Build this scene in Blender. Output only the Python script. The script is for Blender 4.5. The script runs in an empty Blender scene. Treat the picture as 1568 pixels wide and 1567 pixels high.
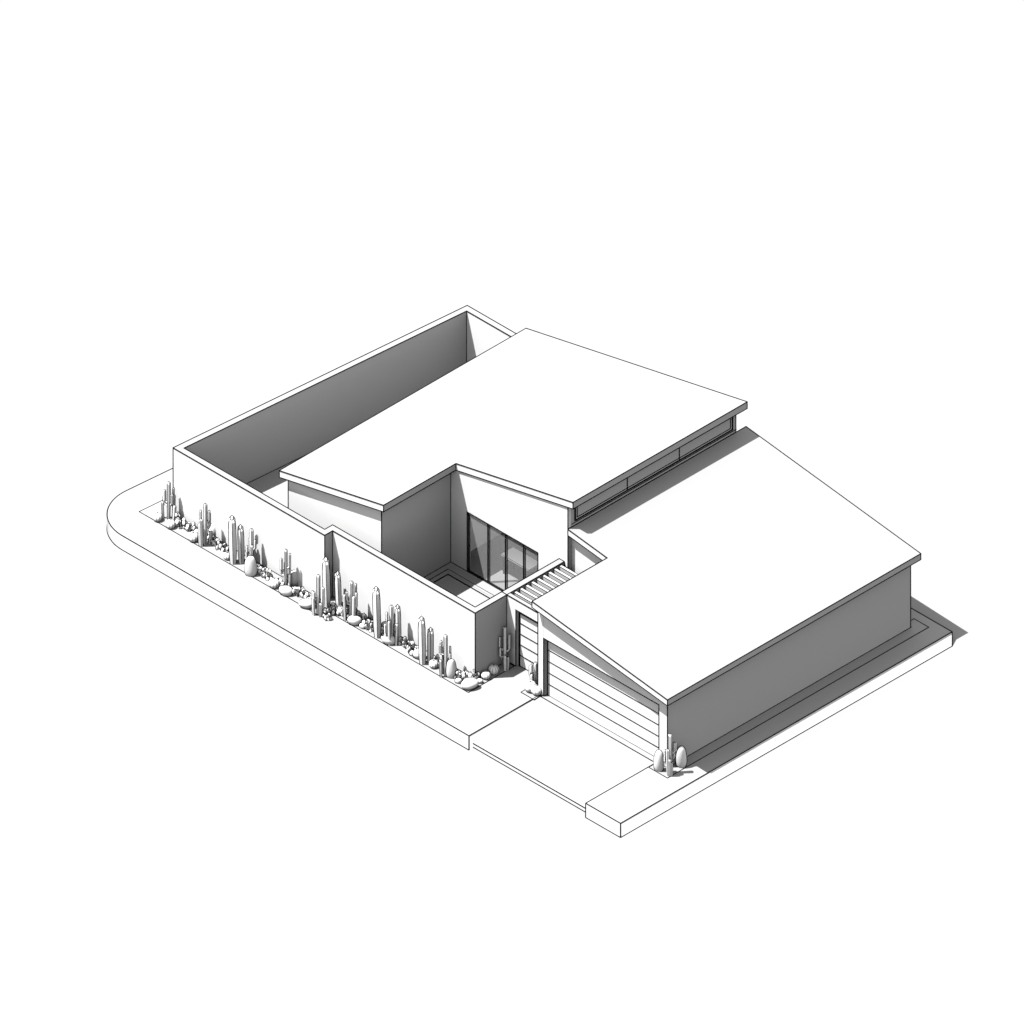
import bpy, math, random
from mathutils import Vector, Matrix
random.seed(7)
S = 1/40.0            # plan units (2.5 cm) -> metres
scene = bpy.context.scene
ZOOM = (784, 783.5, 1568)

# ------------------------------------------------------------ materials
def mat(name, base, rough=0.9, var=0.015, scale=3.0, bump=0.0):
    m = bpy.data.materials.new(name); m.use_nodes = True
    nt = m.node_tree; b = nt.nodes["Principled BSDF"]
    b.inputs["Roughness"].default_value = rough
    b.inputs["Specular IOR Level"].default_value = 0.0
    tc = nt.nodes.new("ShaderNodeTexCoord"); n = nt.nodes.new("ShaderNodeTexNoise")
    n.inputs["Scale"].default_value = scale
    r = nt.nodes.new("ShaderNodeValToRGB")
    r.color_ramp.elements[0].color = (base*(1-var),)*3+(1,)
    r.color_ramp.elements[1].color = (base*(1+var),)*3+(1,)
    nt.links.new(tc.outputs["Object"], n.inputs["Vector"])
    nt.links.new(n.outputs["Fac"], r.inputs["Fac"])
    nt.links.new(r.outputs["Color"], b.inputs["Base Color"])
    return m
M_GROUND = mat("ground_white", 0.0285, scale=0.4)
M_PAVE   = mat("pavement_concrete", 0.0315)
M_KERB   = mat("kerb_concrete", 0.032)
M_KERBE  = mat("kerb_concrete_brightened", 0.054)  # same kerb concrete, brightened on east faces where the sun is weak
M_ROOF   = mat("roof_membrane", 0.029)
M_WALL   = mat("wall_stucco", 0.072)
M_WALLE  = mat("wall_stucco_shade", 0.045)  # same stucco, shade of east faces put into the colour
M_WALLC  = mat("wall_stucco_court_shade", 0.050)  # stucco for courtyard east faces, darkened in colour for their shade
M_WEST   = mat("wall_bounce_white", 0.42)  # unseen west faces made bright to bounce light into yard and courtyard
M_WALLT    = mat("wall_stucco_top", 0.029)  # same wall, top faces toned down because the steep sun hits them harder
M_PLANT  = mat("cactus_skin", 0.085)
M_ROCK   = mat("boulder_stone", 0.075)
M_LINE   = mat("dark_edge_lines", 0.0005)  # ink for the drawn outlines, added as thin tubes
M_FRAME  = mat("dark_window_frame", 0.001)
M_DOOR   = mat("door_panel", 0.074)
M_PANE   = mat("clerestory_glass", 0.046)
M_TIMB   = mat("pergola_timber", 0.045)
M_INT    = mat("interior_plaster", 0.45)
# tinted glass
M_GLASS = bpy.data.materials.new("tinted_glass"); M_GLASS.use_nodes = True
nt = M_GLASS.node_tree; nt.nodes.clear()
o = nt.nodes.new("ShaderNodeOutputMaterial"); mx = nt.nodes.new("ShaderNodeMixShader")
t = nt.nodes.new("ShaderNodeBsdfTransparent"); d = nt.nodes.new("ShaderNodeBsdfDiffuse")
d.inputs["Color"].default_value = (0.05,)*3+(1,)
mx.inputs[0].default_value = 0.32
nt.links.new(t.outputs[0], mx.inputs[1]); nt.links.new(d.outputs[0], mx.inputs[2]); nt.links.new(mx.outputs[0], o.inputs[0])

# ------------------------------------------------------------ helpers
def W(p): return Vector((p[0]*S, p[1]*S, p[2]*S))

def empty(name, loc=(0,0,0)):
    e = bpy.data.objects.new(name, None); e.empty_display_size = 0.3
    e.location = W(loc); scene.collection.objects.link(e); return e

def mesh_obj(name, verts, faces, mats, parent=None, fmats=None, smooth=None, loc=(0,0,0)):
    me = bpy.data.meshes.new(name)
    L = W(loc)
    me.from_pydata([W(v)-L for v in verts], [], faces)
    for m in mats: me.materials.append(m)
    if fmats:
        for p, i in zip(me.polygons, fmats): p.material_index = i
    if smooth:
        for p, i in zip(me.polygons, smooth): p.use_smooth = i
    me.validate(); me.update()
    ob = bpy.data.objects.new(name, me); scene.collection.objects.link(ob)
    ob.location = L
    if parent:
        ob.parent = parent
        ob.matrix_parent_inverse = Matrix.Translation(-Vector(parent.location))
    return ob

def fix_normals(ob):
    import bmesh
    bm = bmesh.new(); bm.from_mesh(ob.data)
    bmesh.ops.recalc_face_normals(bm, faces=bm.faces); bm.to_mesh(ob.data); bm.free()

def add_tube(V, F, a, b, r, n=5, ext=True):
    a = Vector(a); b = Vector(b); d = b-a
    if d.length < 1e-5: return
    d.normalize()
    if ext: a = a-d*r*0.5; b = b+d*r*0.5
    up = Vector((0,0,1)) if abs(d.z) < .9 else Vector((1,0,0))
    s = d.cross(up).normalized(); t = d.cross(s)
    i0 = len(V)
    for c in (a, b):
        for k in range(n):
            an = 2*math.pi*k/n
            V.append(tuple(c+s*(math.cos(an)*r)+t*(math.sin(an)*r)))
    for k in range(n):
        F.append((i0+k, i0+(k+1) % n, i0+n+(k+1) % n, i0+n+k))
    F.append(tuple(i0+k for k in range(n))[::-1]); F.append(tuple(i0+n+k for k in range(n)))

LR = 0.76
class Lines:
    def __init__(s): s.V = []; s.F = []
    def seg(s, a, b, r=LR): add_tube(s.V, s.F, a, b, r, 6)
    def path(s, pts, closed=False, r=LR):
        for i in range(len(pts)-1): s.seg(pts[i], pts[i+1], r)
        if closed: s.seg(pts[-1], pts[0], r)
    def make(s, parent, name="edge_lines"):  # outline strokes, not a part of the building
        if s.V: mesh_obj(name, s.V, s.F, [M_LINE], parent)

def val(z, x, y): return z(x, y) if callable(z) else z

def prism(name, parent, pts, z0, z1, m, lines=None, mtop=None, meast=None, mwest=None, top=True, bottom=True, vert=True, r=LR):
    n = len(pts)
    V = [(x, y, val(z0, x, y)) for x, y in pts]+[(x, y, val(z1, x, y)) for x, y in pts]
    F = [tuple(range(n))[::-1], tuple(range(n, 2*n))]+[(i, (i+1) % n, n+(i+1) % n, n+i) for i in range(n)]
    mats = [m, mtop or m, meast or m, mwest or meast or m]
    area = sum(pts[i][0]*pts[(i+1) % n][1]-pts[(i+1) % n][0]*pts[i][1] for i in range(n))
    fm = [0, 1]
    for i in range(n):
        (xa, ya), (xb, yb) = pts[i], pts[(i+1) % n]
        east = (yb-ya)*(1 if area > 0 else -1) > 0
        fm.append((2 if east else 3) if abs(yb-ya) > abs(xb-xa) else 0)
    ob = mesh_obj(name, V, F, mats, parent, fm)
    fix_normals(ob)
    if lines is not None:
        if top: lines.path(V[n:], True, r)
        if bottom: lines.path(V[:n], True, r)
        if vert:
            for i in range(n): lines.seg(V[i], V[n+i], r)
    return ob

def rect(x0, x1, y0, y1): return [(x0, y0), (x1, y0), (x1, y1), (x0, y1)]

# ------------------------------------------------------------ ground
G = 400/S
mesh_obj("ground", [(-G, -G, -11), (G, -G, -11), (G, G, -11), (-G, G, -11)], [(0, 1, 2, 3)], [M_GROUND])

# ------------------------------------------------------------ pavement slab with rounded street corner + kerb slanted outward to catch the sun
YF, XR_, YB = -126.5, 43.5, 460
def xw(y): return -895+0.088*(y-21)
R = 66
cx, cy = xw(YF)+R+5, YF+R
arc = []
for i in range(21):
    a = math.radians(175+i*(95/20))
    arc.append((cx+R*math.cos(a), cy+R*math.sin(a)))
slab = arc+[(-224.5, YF), (-224.5, -3), (-18, -3), (-18, YF), (XR_, YF), (XR_, YB), (xw(YB), YB)]
pv = empty("pavement", (-300, 0, 0))
n = len(slab)
top = [(x, y, 0) for x, y in slab]; bot = [(x+11, y-11, -11.2) for x, y in slab]
V = top+bot
ia = len(arc)
F = [tuple(range(n))]+[(n+i, n+(i+1) % n, (i+1) % n, i) for i in range(n)]
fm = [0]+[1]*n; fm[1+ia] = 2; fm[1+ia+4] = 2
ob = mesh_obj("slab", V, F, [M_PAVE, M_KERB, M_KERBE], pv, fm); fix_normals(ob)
ln = Lines()
ln.path(top, True)
ln.path([(x+11, y-11, -11) for x, y in slab[:ia+1]])
ln.seg((-18+11, YF-11, -11), (XR_+11, YF-11, -11)); ln.seg((XR_+11, YF-11, -11), (XR_+11, YB-11, -11))
for i in (ia, ia+3, ia+4, ia+5): ln.seg(top[i], (top[i][0]+11, top[i][1]-11, -11))
ln.seg(top[8], (top[8][0]+11, top[8][1]-11, -11), 0.5)
ln.make(pv)

# driveway ramp
dv = empty("driveway", (-120, -60, 0))
V = [(-224.5, -3, -.1), (-18, -3, -.1), (-18, YF, -8), (-224.5, YF, -8), (-18+3, YF-3, -11.1), (-224.5+3, YF-3, -11.1), (-18, 7, -.1), (-224.5, 7, -.1)]
mesh_obj("ramp", V, [(3, 2, 1, 0), (5, 4, 2, 3), (0, 1, 6, 7)], [M_PAVE], dv)
ln = Lines(); ln.seg((-224.5, YF, -8), (-18, YF, -8)); ln.seg((-221.5, YF-3, -10.9), (-15, YF-3, -10.9))
ln.seg((-224, -3, 0), (-224, YF, -8), .5); ln.make(dv)

# planting beds (thin gravel sheet)
def bed(pts):
    e = empty("planting_bed", (pts[0][0], pts[0][1], 0))
    ln = Lines(); prism("gravel", e, pts, -.5, .3, M_PAVE, ln, bottom=False, vert=False, r=.6); ln.make(e)
bed([(-859, -75), (-538, -75), (-538, -61), (-291, -61), (-291, 20), (-305.5, 20), (-305.5, -34.5), (-557.5, -34.5), (-557.5, -48.5), (-826, -48.5), (-819, 30), (-850, 30)])
bed([(-245, -14), (-222, -14), (-222, -.5), (-229.5, -.5), (-229.5, 21), (-245, 21)])
bed([(-17, -16), (16, -16), (16, 446), (-10, 446), (-10, 431), (.5, 431), (.5, -.5), (-17, -.5)])

# ------------------------------------------------------------ courtyard wall
cw = empty("courtyard_wall", (-600, -40, 0)); ln = Lines()
pts = [(-672, 430), (-784, 430), (-826, -48), (-558, -48), (-558, -34), (-306, -34), (-306, 22), (-315, 22), (-315, -25),
       (-567, -25), (-567, -39), (-816, -39), (-776, 421), (-672, 421)]
prism("masonry", cw, pts, 0, 101, M_WALL, ln, mtop=M_WALLT, meast=M_WALLC, mwest=M_WEST); ln.make(cw)

# ------------------------------------------------------------ house
h = empty("modern_house", (-400, 200, 0)); ln = Lines()
def zt_house(x, y): return 117+.212*(x+681)
def zt_gar(x, y): return 114+.13*(10-x)
hr = [(-681, -5), (-497, -5), (-497, 123), (-290, 123), (-290, 431), (-681, 431)]
def fascia_roof(name, pts, zt, th):
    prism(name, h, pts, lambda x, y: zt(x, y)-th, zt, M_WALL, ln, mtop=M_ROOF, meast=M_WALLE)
fascia_roof("house_roof", hr, zt_house, 10)
gr = [(-229.5, -10), (10, -10), (10, 438), (-299, 438), (-299, 123), (-229.5, 123)]
fascia_roof("garage_roof", gr, zt_gar, 9)
hb = lambda x, y: zt_house(x, y)-10.2
gb = lambda x, y: zt_gar(x, y)-9.2
XB, YS = -507, 124
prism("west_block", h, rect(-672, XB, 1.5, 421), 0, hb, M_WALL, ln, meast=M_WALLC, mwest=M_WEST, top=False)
prism("south_wall_left", h, rect(XB+.1, -478, YS, YS+6), 0, hb, M_WALL)
prism("south_wall_right", h, rect(-353, -300.3, YS, YS+6), 0, hb, M_WALL)
prism("south_wall_head", h, rect(-478, -353, YS, YS+6), 91, hb, M_WALL)
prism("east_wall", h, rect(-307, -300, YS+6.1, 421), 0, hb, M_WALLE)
prism("north_wall", h, rect(XB+.1, -307.1, 414, 421), 0, hb, M_WALL)
prism("room_partition", h, rect(XB+.1, -307.1, 215, 220), 0, lambda x, y: hb(x, y)-1, M_INT)
prism("room_lining", h, rect(XB+.2, XB+1.2, YS+6.2, 214.8), 0, 140, M_INT)
ln.seg((XB, YS, 0), (-300, YS, 0)); ln.seg((-300, YS, 0), (-300, YS, 187)); ln.seg((XB, YS, 0), (XB, YS, 143))
ln.seg((-300, 421, 150), (-300, 421, 187))
# sliding glass door
x0, x1 = -478, -353
def bar(name, x0, x1, y0, y1, z0, z1, m=M_FRAME): return prism(name, h, rect(x0, x1, y0, y1), z0, z1, m)
bar("door_head_frame", x0, x1, YS+1, YS+3, 89.5, 91); bar("door_sill", x0, x1, YS+1, YS+3, 0.2, 1.2)
for i, xm in enumerate([x0+1.2, x0+35, x0+66, x0+98, x1-1.2]):
    bar("door_mullion_%d" % i, xm-.9, xm+.9, YS+1.2, YS+2.8, 1.2, 89.5)
    if 0 < i < 4: bar("door_stile_%d" % i, xm+2.6, xm+3.4, YS+1.4, YS+2.6, 1.2, 89.5)
mesh_obj("door_glass", [(x0, YS+2, 1.5), (x1, YS+2, 1.5), (x1, YS+2, 89), (x0, YS+2, 89)], [(0, 1, 2, 3)], [M_GLASS], h)
ln.path([(x0, YS, 0), (x0, YS, 91), (x1, YS, 91), (x1, YS, 0)])
# dining table seen through the glass
tb = empty("dining_table", (-415, 165, 0)); l3 = Lines()
prism("table_top", tb, rect(-445, -395, 150, 172), 28, 30, M_INT, l3, r=.4)
for q in ((-442, 153), (-398, 153), (-442, 169), (-398, 169)):
    prism("leg", tb, rect(q[0]-1, q[0]+1, q[1]-1, q[1]+1), 0, 28, M_FRAME)
l3.make(tb)
# clerestory
prism("clerestory_glass", h, rect(-299.9, -299.2, 136, 414), 162, 184, M_PANE)
ln.path([(-299, 136, 161.5), (-299, 414, 161.5), (-299, 414, 184), (-299, 136, 184)], True, 1.1)
ln.path([(-299, 139.5, 165), (-299, 410.5, 165), (-299, 410.5, 181), (-299, 139.5, 181)], True, .65)
for y in (136+92, 136+184): ln.seg((-299, y, 162), (-299, y, 184), .8)
ln.seg((-299, 130, 158.5), (-299, 421, 158.5), .5)
# garage
gp = [(-299.8, 130.5), (-229, 130.5), (-229, 7), (0, 7), (0, 430), (-299.8, 430)]
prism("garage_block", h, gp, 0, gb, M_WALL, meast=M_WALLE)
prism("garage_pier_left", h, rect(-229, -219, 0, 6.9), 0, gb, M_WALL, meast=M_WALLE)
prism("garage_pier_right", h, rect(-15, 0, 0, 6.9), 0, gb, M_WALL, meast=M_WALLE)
prism("garage_lintel", h, rect(-218.9, -15.1, .2, 6.9), 89, gb, M_WALL)
ln.path([(-229, 0, 0), (-229, 0, 134)]); ln.path([(0, 0, 106), (0, 0, 0), (0, 430, 0), (0, 430, 106)])
ln.path([(-229, 0, 0), (-219, 0, 0), (-219, 0, 89), (-15, 0, 89), (-15, 0, 0), (0, 0, 0)])
ln.seg((-219, 0, 0), (-219, 6, 0)); ln.seg((-219, 6, 0), (-15, 6, 0))
ln.path([(-217, 6, 0), (-217, 6, 87), (-17, 6, 87), (-17, 6, 0)], r=1.0)
for i in range(5):
    zz = .4+i*17.4
    prism("garage_door_panel_%d" % (i+1), h, rect(-216, -18, 5.6, 6.9), zz, zz+16.9, M_DOOR)
    if i: ln.seg((-216, 5.6, zz-.2), (-18, 5.6, zz-.2), .68)
ln.path([(-300, 130.5, 0), (-229, 130.5, 0), (-229, 130.5, 130)])
ln.make(h)
# courtyard pool coping
cp = empty("courtyard_pool", (-420, 60, 0)); l2 = Lines()
prism("pool_coping", cp, [(-497, -20), (-330, -20), (-330, 110), (-497, 110), (-497, 106), (-334, 106), (-334, -16), (-497, -16)], 0, .5, M_PAVE)
l2.path([(-498, -20, .3), (-498, 110, .3), (-345, 110, .3)], r=.55); l2.path([(-490, -20, .3), (-490, 102, .3), (-345, 102, .3)], r=.9)
l2.make(cp)

# ------------------------------------------------------------ entry gate wall + gate
g = empty("entry_gate", (-270, 22, 0)); ln = Lines()
prism("gate_wall_left", g, rect(-305.9, -290, 22, 28), 0, 101, M_WALL, None, mtop=M_WALLT)
prism("gate_wall_head", g, rect(-289.9, -229.2, 22, 28), 86, 101, M_WALL, None, mtop=M_WALLT)
ln.path([(-306, 22, 101), (-229, 22, 101)]); ln.path([(-306, 28, 101), (-229, 28, 101)], r=.5); ln.seg((-306, 22, 0), (-290, 22, 0))
ln.path([(-290, 22, 0), (-290, 22, 86), (-229, 22, 86)]); ln.path([(-286.5, 25, 0), (-286.5, 25, 82), (-229, 25, 82)], r=1.2)
for i in range(5):
    zz = .4+i*16.4
    prism("gate_slat_%d" % (i+1), g, rect(-286, -229.5, 25.5, 27.5), zz, zz+15.8, M_DOOR)
    ln.seg((-286, 25.4, zz), (-229.5, 25.4, zz), .66)
ln.make(g)

# ------------------------------------------------------------ pergola
p = empty("pergola", (-270, 75, 101)); ln = Lines()
prism("side_beam", p, rect(-315, -306, 22.1, 123.8), 91, 101, M_WALL, ln, mtop=M_WALLT, meast=M_WALLE)
prism("post", p, rect(-306, -301, 118, 123.8), 0, 95, M_FRAME)
for i in range(9):
    y = 34+i*10
    prism("rafter_%d" % (i+1), p, rect(-305.8, -229.2, y, y+4), 93, 99, M_TIMB, ln, r=.4)
ln.make(p)

# ------------------------------------------------------------ plants
def ground_xy(u, v):      # isometric survey mark -> plan position
    a = (u-1022)/.8660254; b = (v-1176)*2
    return (a+b)/2, (a-b)/2

class Pl:
    def __init__(s): s.V = []; s.F = []; s.m = []; s.sm = []
    def _add(s, V, F, m, sm):
        o = len(s.V); s.V += V
        for f in F: s.F.append(tuple(i+o for i in f)); s.m.append(m); s.sm.append(sm)
    def tube(s, a, b, r=.4):
        V = []; F = []; add_tube(V, F, a, b, r, 4, False); s._add(V, F, 1, False)
    def column(s, pts, r, ribs=7, rl=.33):
        """fluted stem swept along pts, tapering to a domed tip"""
        pts = [Vector(q) for q in pts]
        prof = [(q, r*(0.86 if i == 0 else 1.0)) for i, q in enumerate(pts)]
        d = (pts[-1]-pts[-2]).normalized(); tip = pts[-1]
        prof += [(tip+d*r*.55, r*.82), (tip+d*r*.95, r*.45), (tip+d*r*1.08, r*.08)]
        n2 = ribs*2; V = []; rings = []
        ph = random.random()*6
        for i, (q, rr) in enumerate(prof):
            if i == 0: t = pts[1]-pts[0]
            elif i >= len(pts)-1: t = d
            else: t = pts[i+1]-pts[i-1]
            t = t.normalized(); up = Vector((1, .01, 0)) if abs(t.z) > .5 else Vector((0, 0, 1))
            sx = t.cross(up).normalized(); sy = t.cross(sx)
            if i and sx.dot(psx) < 0: sx = -sx; sy = -sy
            psx = sx
            ring = []
            for k in range(n2):
                an = ph+2*math.pi*k/n2; q_ = rr*(1.0 if k % 2 == 0 else .86)
                ring.append(tuple(q+sx*(math.cos(an)*q_)+sy*(math.sin(an)*q_)))
            rings.append(ring); V += ring
        F = []
        for i in range(len(rings)-1):
            for k in range(n2):
                F.append((i*n2+k, i*n2+(k+1) % n2, (i+1)*n2+(k+1) % n2, (i+1)*n2+k))
        F.append(tuple((len(rings)-1)*n2+k for k in range(n2)))
        s._add(V, F, 0, False)
        for k in range(0, n2, 2):
            for i in range(len(rings)-1): s.tube(rings[i][k], rings[i+1][k], rl)
    def ell(s, c, rx, ry, rz, rot=0, tilt=0, m=0, segs=16, rings=10, noise=0.0, pw=1.0):
        mt = Matrix.Translation(Vector(c)) @ Matrix.Rotation(rot, 4, 'Z') @ Matrix.Rotation(tilt, 4, 'X')
        V = []
        ph = [random.random()*6 for _ in range(3)]
        for j in range(rings+1):
            th = math.pi*j/rings
            sn = max(0, math.sin(th))**pw * (1.0 if pw == 1 else (1-.16*math.cos(th)))
            for k in range(segs):
                a = 2*math.pi*k/segs
                f = 1+noise*(math.sin(2*a+ph[0])*math.sin(th)+.6*math.sin(3*th+a+ph[1])+.4*math.sin(5*a+ph[2])*math.sin(th))
                V.append(tuple(mt @ Vector((rx*sn*math.cos(a)*f, ry*sn*math.sin(a)*f, rz*math.cos(th)*f))))
        F = [(j*segs+k, (j+1)*segs+k, (j+1)*segs+(k+1) % segs, j*segs+(k+1) % segs) for j in range(rings) for k in range(segs)]
        s._add(V, F, m, True)
        return mt
    def ring(s, mt, fn, n=18, r=.35):
        P = [mt @ Vector(fn(2*math.pi*k/n)) for k in range(n)]
        for k in range(n): s.tube(P[k], P[(k+1) % n], r)
    def make(s, name, x, y, m):
        ob = mesh_obj(name, [(a+x, b+y, c) for a, b, c in s.V], s.F, [m, M_LINE], None, s.m, s.sm, loc=(x, y, 0))
        fix_normals(ob); return ob

def saguaro(u, v, hh, arms=4):
    x, y = ground_xy(u, v); P = Pl()
    P.column([(0, 0, 0), (.3, 0, hh*.5), (0, .2, hh-3)], 2.7, 5, .38)
    for i in range(arms):
        a = random.uniform(-.6, .6)+(math.pi*.25 if i % 2 else math.pi*1.25)
        dx, dy = math.cos(a), math.sin(a)
        z0 = hh*random.uniform(.22, .55); L = random.uniform(5, 7); up = hh*random.uniform(.12, .35)
        P.column([(0, 0, z0), (dx*L*.7, dy*L*.7, z0+.8), (dx*L, dy*L, z0+3.5), (dx*L, dy*L, z0+3.5+up)], 1.7, 4, .34)
    for i in range(3):
        a = random.uniform(0, 6.28); rr = random.uniform(5, 8); hb_ = hh*random.uniform(.25, .7)
        P.column([(math.cos(a)*rr, math.sin(a)*rr, 0), (math.cos(a)*rr*1.1, math.sin(a)*rr*1.1, hb_*.5), (math.cos(a)*rr*1.15, math.sin(a)*rr*1.15, hb_)], 2.2, 4, .36)
    P.make("saguaro_cactus", x, y, M_PLANT)

def fat(u, v, hh, r=5.2):
    x, y = ground_xy(u, v); P = Pl()
    n6 = 6; V = []; tx = random.uniform(-.05, .02)
    lv = [(0, .8), (.25, 1.0), (.75, 1.0), (.94, .82), (1.0, .35)]
    for j, (f, k) in enumerate(lv):
        for i in range(n6):
            a = math.pi*2*i/n6+.26
            sl = 2.5*math.cos(a-2.3) if j >= 3 else 0
            V.append((math.cos(a)*r*k+tx*hh*f, math.sin(a)*r*k, f*hh+sl))
    F = [(j*n6+i, j*n6+(i+1) % n6, (j+1)*n6+(i+1) % n6, (j+1)*n6+i) for j in range(len(lv)-1) for i in range(n6)]
    F.append(tuple((len(lv)-1)*n6+i for i in range(n6)))
    P._add(V, F, 0, False)
    for i in range(n6):
        for j in range(len(lv)-1): P.tube(V[j*n6+i], V[(j+1)*n6+i], .5)
        P.tube(V[(len(lv)-1)*n6+i], V[(len(lv)-1)*n6+(i+1) % n6], .5)
    P.make("column_cactus", x, y, M_PLANT)

def barrel(u, v, r):
    x, y = ground_xy(u, v); P = Pl()
    mt = P.ell((0, 0, r*.85), r, r, r*.95, segs=20, rings=12)
    for k in range(5):
        a = math.pi*k/5+.26
        P.ring(mt, lambda t: (r*1.0*math.cos(a)*math.cos(t), r*1.0*math.sin(a)*math.cos(t), r*.95*math.sin(t)), 20, .28)
    P.make("barrel_cactus", x, y, M_PLANT)

def boulder(u, v, w, hh, dp=None):
    x, y = ground_xy(u, v); P = Pl(); dp = dp or w*.7
    pw = .62 if hh > w*1.2 else 1.0
    mt = P.ell((0, 0, hh*.46), w/2, dp/2, hh/2, rot=math.radians(45+random.uniform(-12, 12)), noise=.045, m=0, segs=24, rings=14, pw=pw)
    def fn(t):
        c = math.cos(t); c = math.copysign(abs(c)**pw, c)
        if pw != 1: c *= 1-.16*math.sin(t)
        return (w/2*1.02*c, -dp*.04+dp*.12*math.sin(t), hh/2*1.02*math.sin(t))
    P.ring(mt, fn, 32, .5)
    P.make("garden_boulder", x, y, M_ROCK)

def prickly(u, v, npad=18, spread=9):
    x, y = ground_xy(u, v); P = Pl()
    for i in range(npad):
        a = random.uniform(0, 6.28); rr = random.uniform(0, spread)
        r = random.uniform(2.0, 3.3); z = r*.9+random.choice([0, 0, 3.5, 7, 10])*(1-rr/spread*.6)
        cxx, cyy = math.cos(a)*rr*1.2, math.sin(a)*rr*.6
        mt = P.ell((cxx, cyy, z), r*.8, r*.28, r*1.15, rot=random.uniform(-.2, 1.7), tilt=random.uniform(-.5, .3), segs=10, rings=6)
        P.ring(mt, lambda t: (r*.84*math.cos(t), 0, r*1.2*math.sin(t)), 12, .42)
        if z > 5: P.column([(cxx*.7, cyy*.7, 0), (cxx*.9, cyy*.9, z*.5), (cxx, cyy, z)], .9, 4, .2)
    P.make("prickly_pear_cactus", x, y, M_PLANT)

for u, v, hh in [(258, 795, 57), (314, 833, 62), (385, 868, 58), (437, 899, 58), (487, 940, 60), (538, 950, 60), (599, 985, 58),
                 (682, 1034, 62), (773, 1022, 62), (820, 1050, 36), (1026, 1184, 60)]:
    saguaro(u, v, hh)
for u, v, hh, r in [(357, 862, 68, 5.5), (370, 862, 54, 4.6), (501, 930, 72, 5.5), (519, 935, 56, 4.4), (578, 975, 72, 5.5), (610, 985, 55, 4.4),
                    (647, 1016, 68, 5.2), (659, 1014, 50, 4.6)]:
    fat(u, v, hh, r)
for u, v, r in [(241, 797, 6.5), (261, 808, 6.5), (296, 828, 7), (420, 899, 7), (521, 940, 6), (664, 1022, 6), (348, 856, 5.5),
                (744, 1039, 6), (756, 1031, 7), (812, 1058, 8), (822, 1063, 7)]:
    barrel(u, v, r)
for u, v, w, hh in [(327, 822, 12, 20), (384, 881, 15, 30), (438, 911, 18, 14), (450, 895, 13, 22), (470, 930, 20, 13), (543, 956, 18, 14), (596, 986, 18, 14),
                    (590, 972, 13, 20), (642, 1008, 16, 15), (691, 1037, 13, 28), (719, 1054, 22, 15), (1009, 1180, 13, 32), (1043, 1174, 14, 32),
                    (302, 819, 9, 9), (412, 886, 9, 8), (476, 921, 9, 8), (556, 962, 10, 8), (632, 1004, 9, 8), (702, 1046, 9, 8), (734, 1046, 9, 7)]:
    boulder(u, v, w, hh)
for u, v in [(280, 808), (292, 812), (333, 838), (345, 845), (400, 878), (410, 885), (455, 912), (463, 912), (510, 938), (530, 945), (557, 955), (566, 965),
             (620, 990), (630, 996), (670, 1018), (703, 1040), (714, 1042), (728, 1040), (480, 925), (272, 800), (498, 945), (586, 976), (322, 828), (428, 897), (637, 1004), (548, 948)]:
    prickly(u, v)

# ------------------------------------------------------------ light
sd = Vector((.30, .364, -1)).normalized()
L = bpy.data.lights.new("sun", 'SUN'); L.energy = 100; L.angle = math.radians(.15); L.color = (1, .998, .994)
lo = bpy.data.objects.new("sun", L); scene.collection.objects.link(lo)
lo.rotation_euler = sd.to_track_quat('-Z', 'Y').to_euler(); lo.location = (-10, -10, 30)
w = bpy.data.worlds.new("World"); scene.world = w; w.use_nodes = True
nt = w.node_tree; bg = nt.nodes["Background"]
sk = nt.nodes.new("ShaderNodeTexSky"); sk.sky_type = 'NISHITA'; sk.sun_disc = False
sk.sun_elevation = math.asin(-sd.z); sk.sun_rotation = math.radians(219.5)
bw = nt.nodes.new("ShaderNodeRGBToBW"); ma = nt.nodes.new("ShaderNodeMath"); ma.operation = 'MULTIPLY_ADD'
ma.inputs[1].default_value = 0.5; ma.inputs[2].default_value = 7.4      # clear sky + even fill added to brighten the shade
nt.links.new(sk.outputs[0], bw.inputs[0]); nt.links.new(bw.outputs[0], ma.inputs[0]); nt.links.new(ma.outputs[0], bg.inputs[0]); bg.inputs[1].default_value = 1.0

scene.view_settings.view_transform = 'Standard'; scene.view_settings.look = 'None'; scene.view_settings.exposure = 0

# ------------------------------------------------------------ camera (isometric)
cxs, cys, wid = ZOOM
tx, ty = ground_xy(cxs, cys)
cam = bpy.data.cameras.new("camera"); cam.type = 'ORTHO'; cam.ortho_scale = wid*math.sqrt(2/3)*S
cam.clip_end = 2000
co = bpy.data.objects.new("camera", cam); scene.collection.objects.link(co)
dirv = Vector((1, -1, 1)).normalized()
co.location = W((tx, ty, 0))+dirv*100
co.rotation_euler = (-dirv).to_track_quat('-Z', 'Y').to_euler()
scene.camera = co
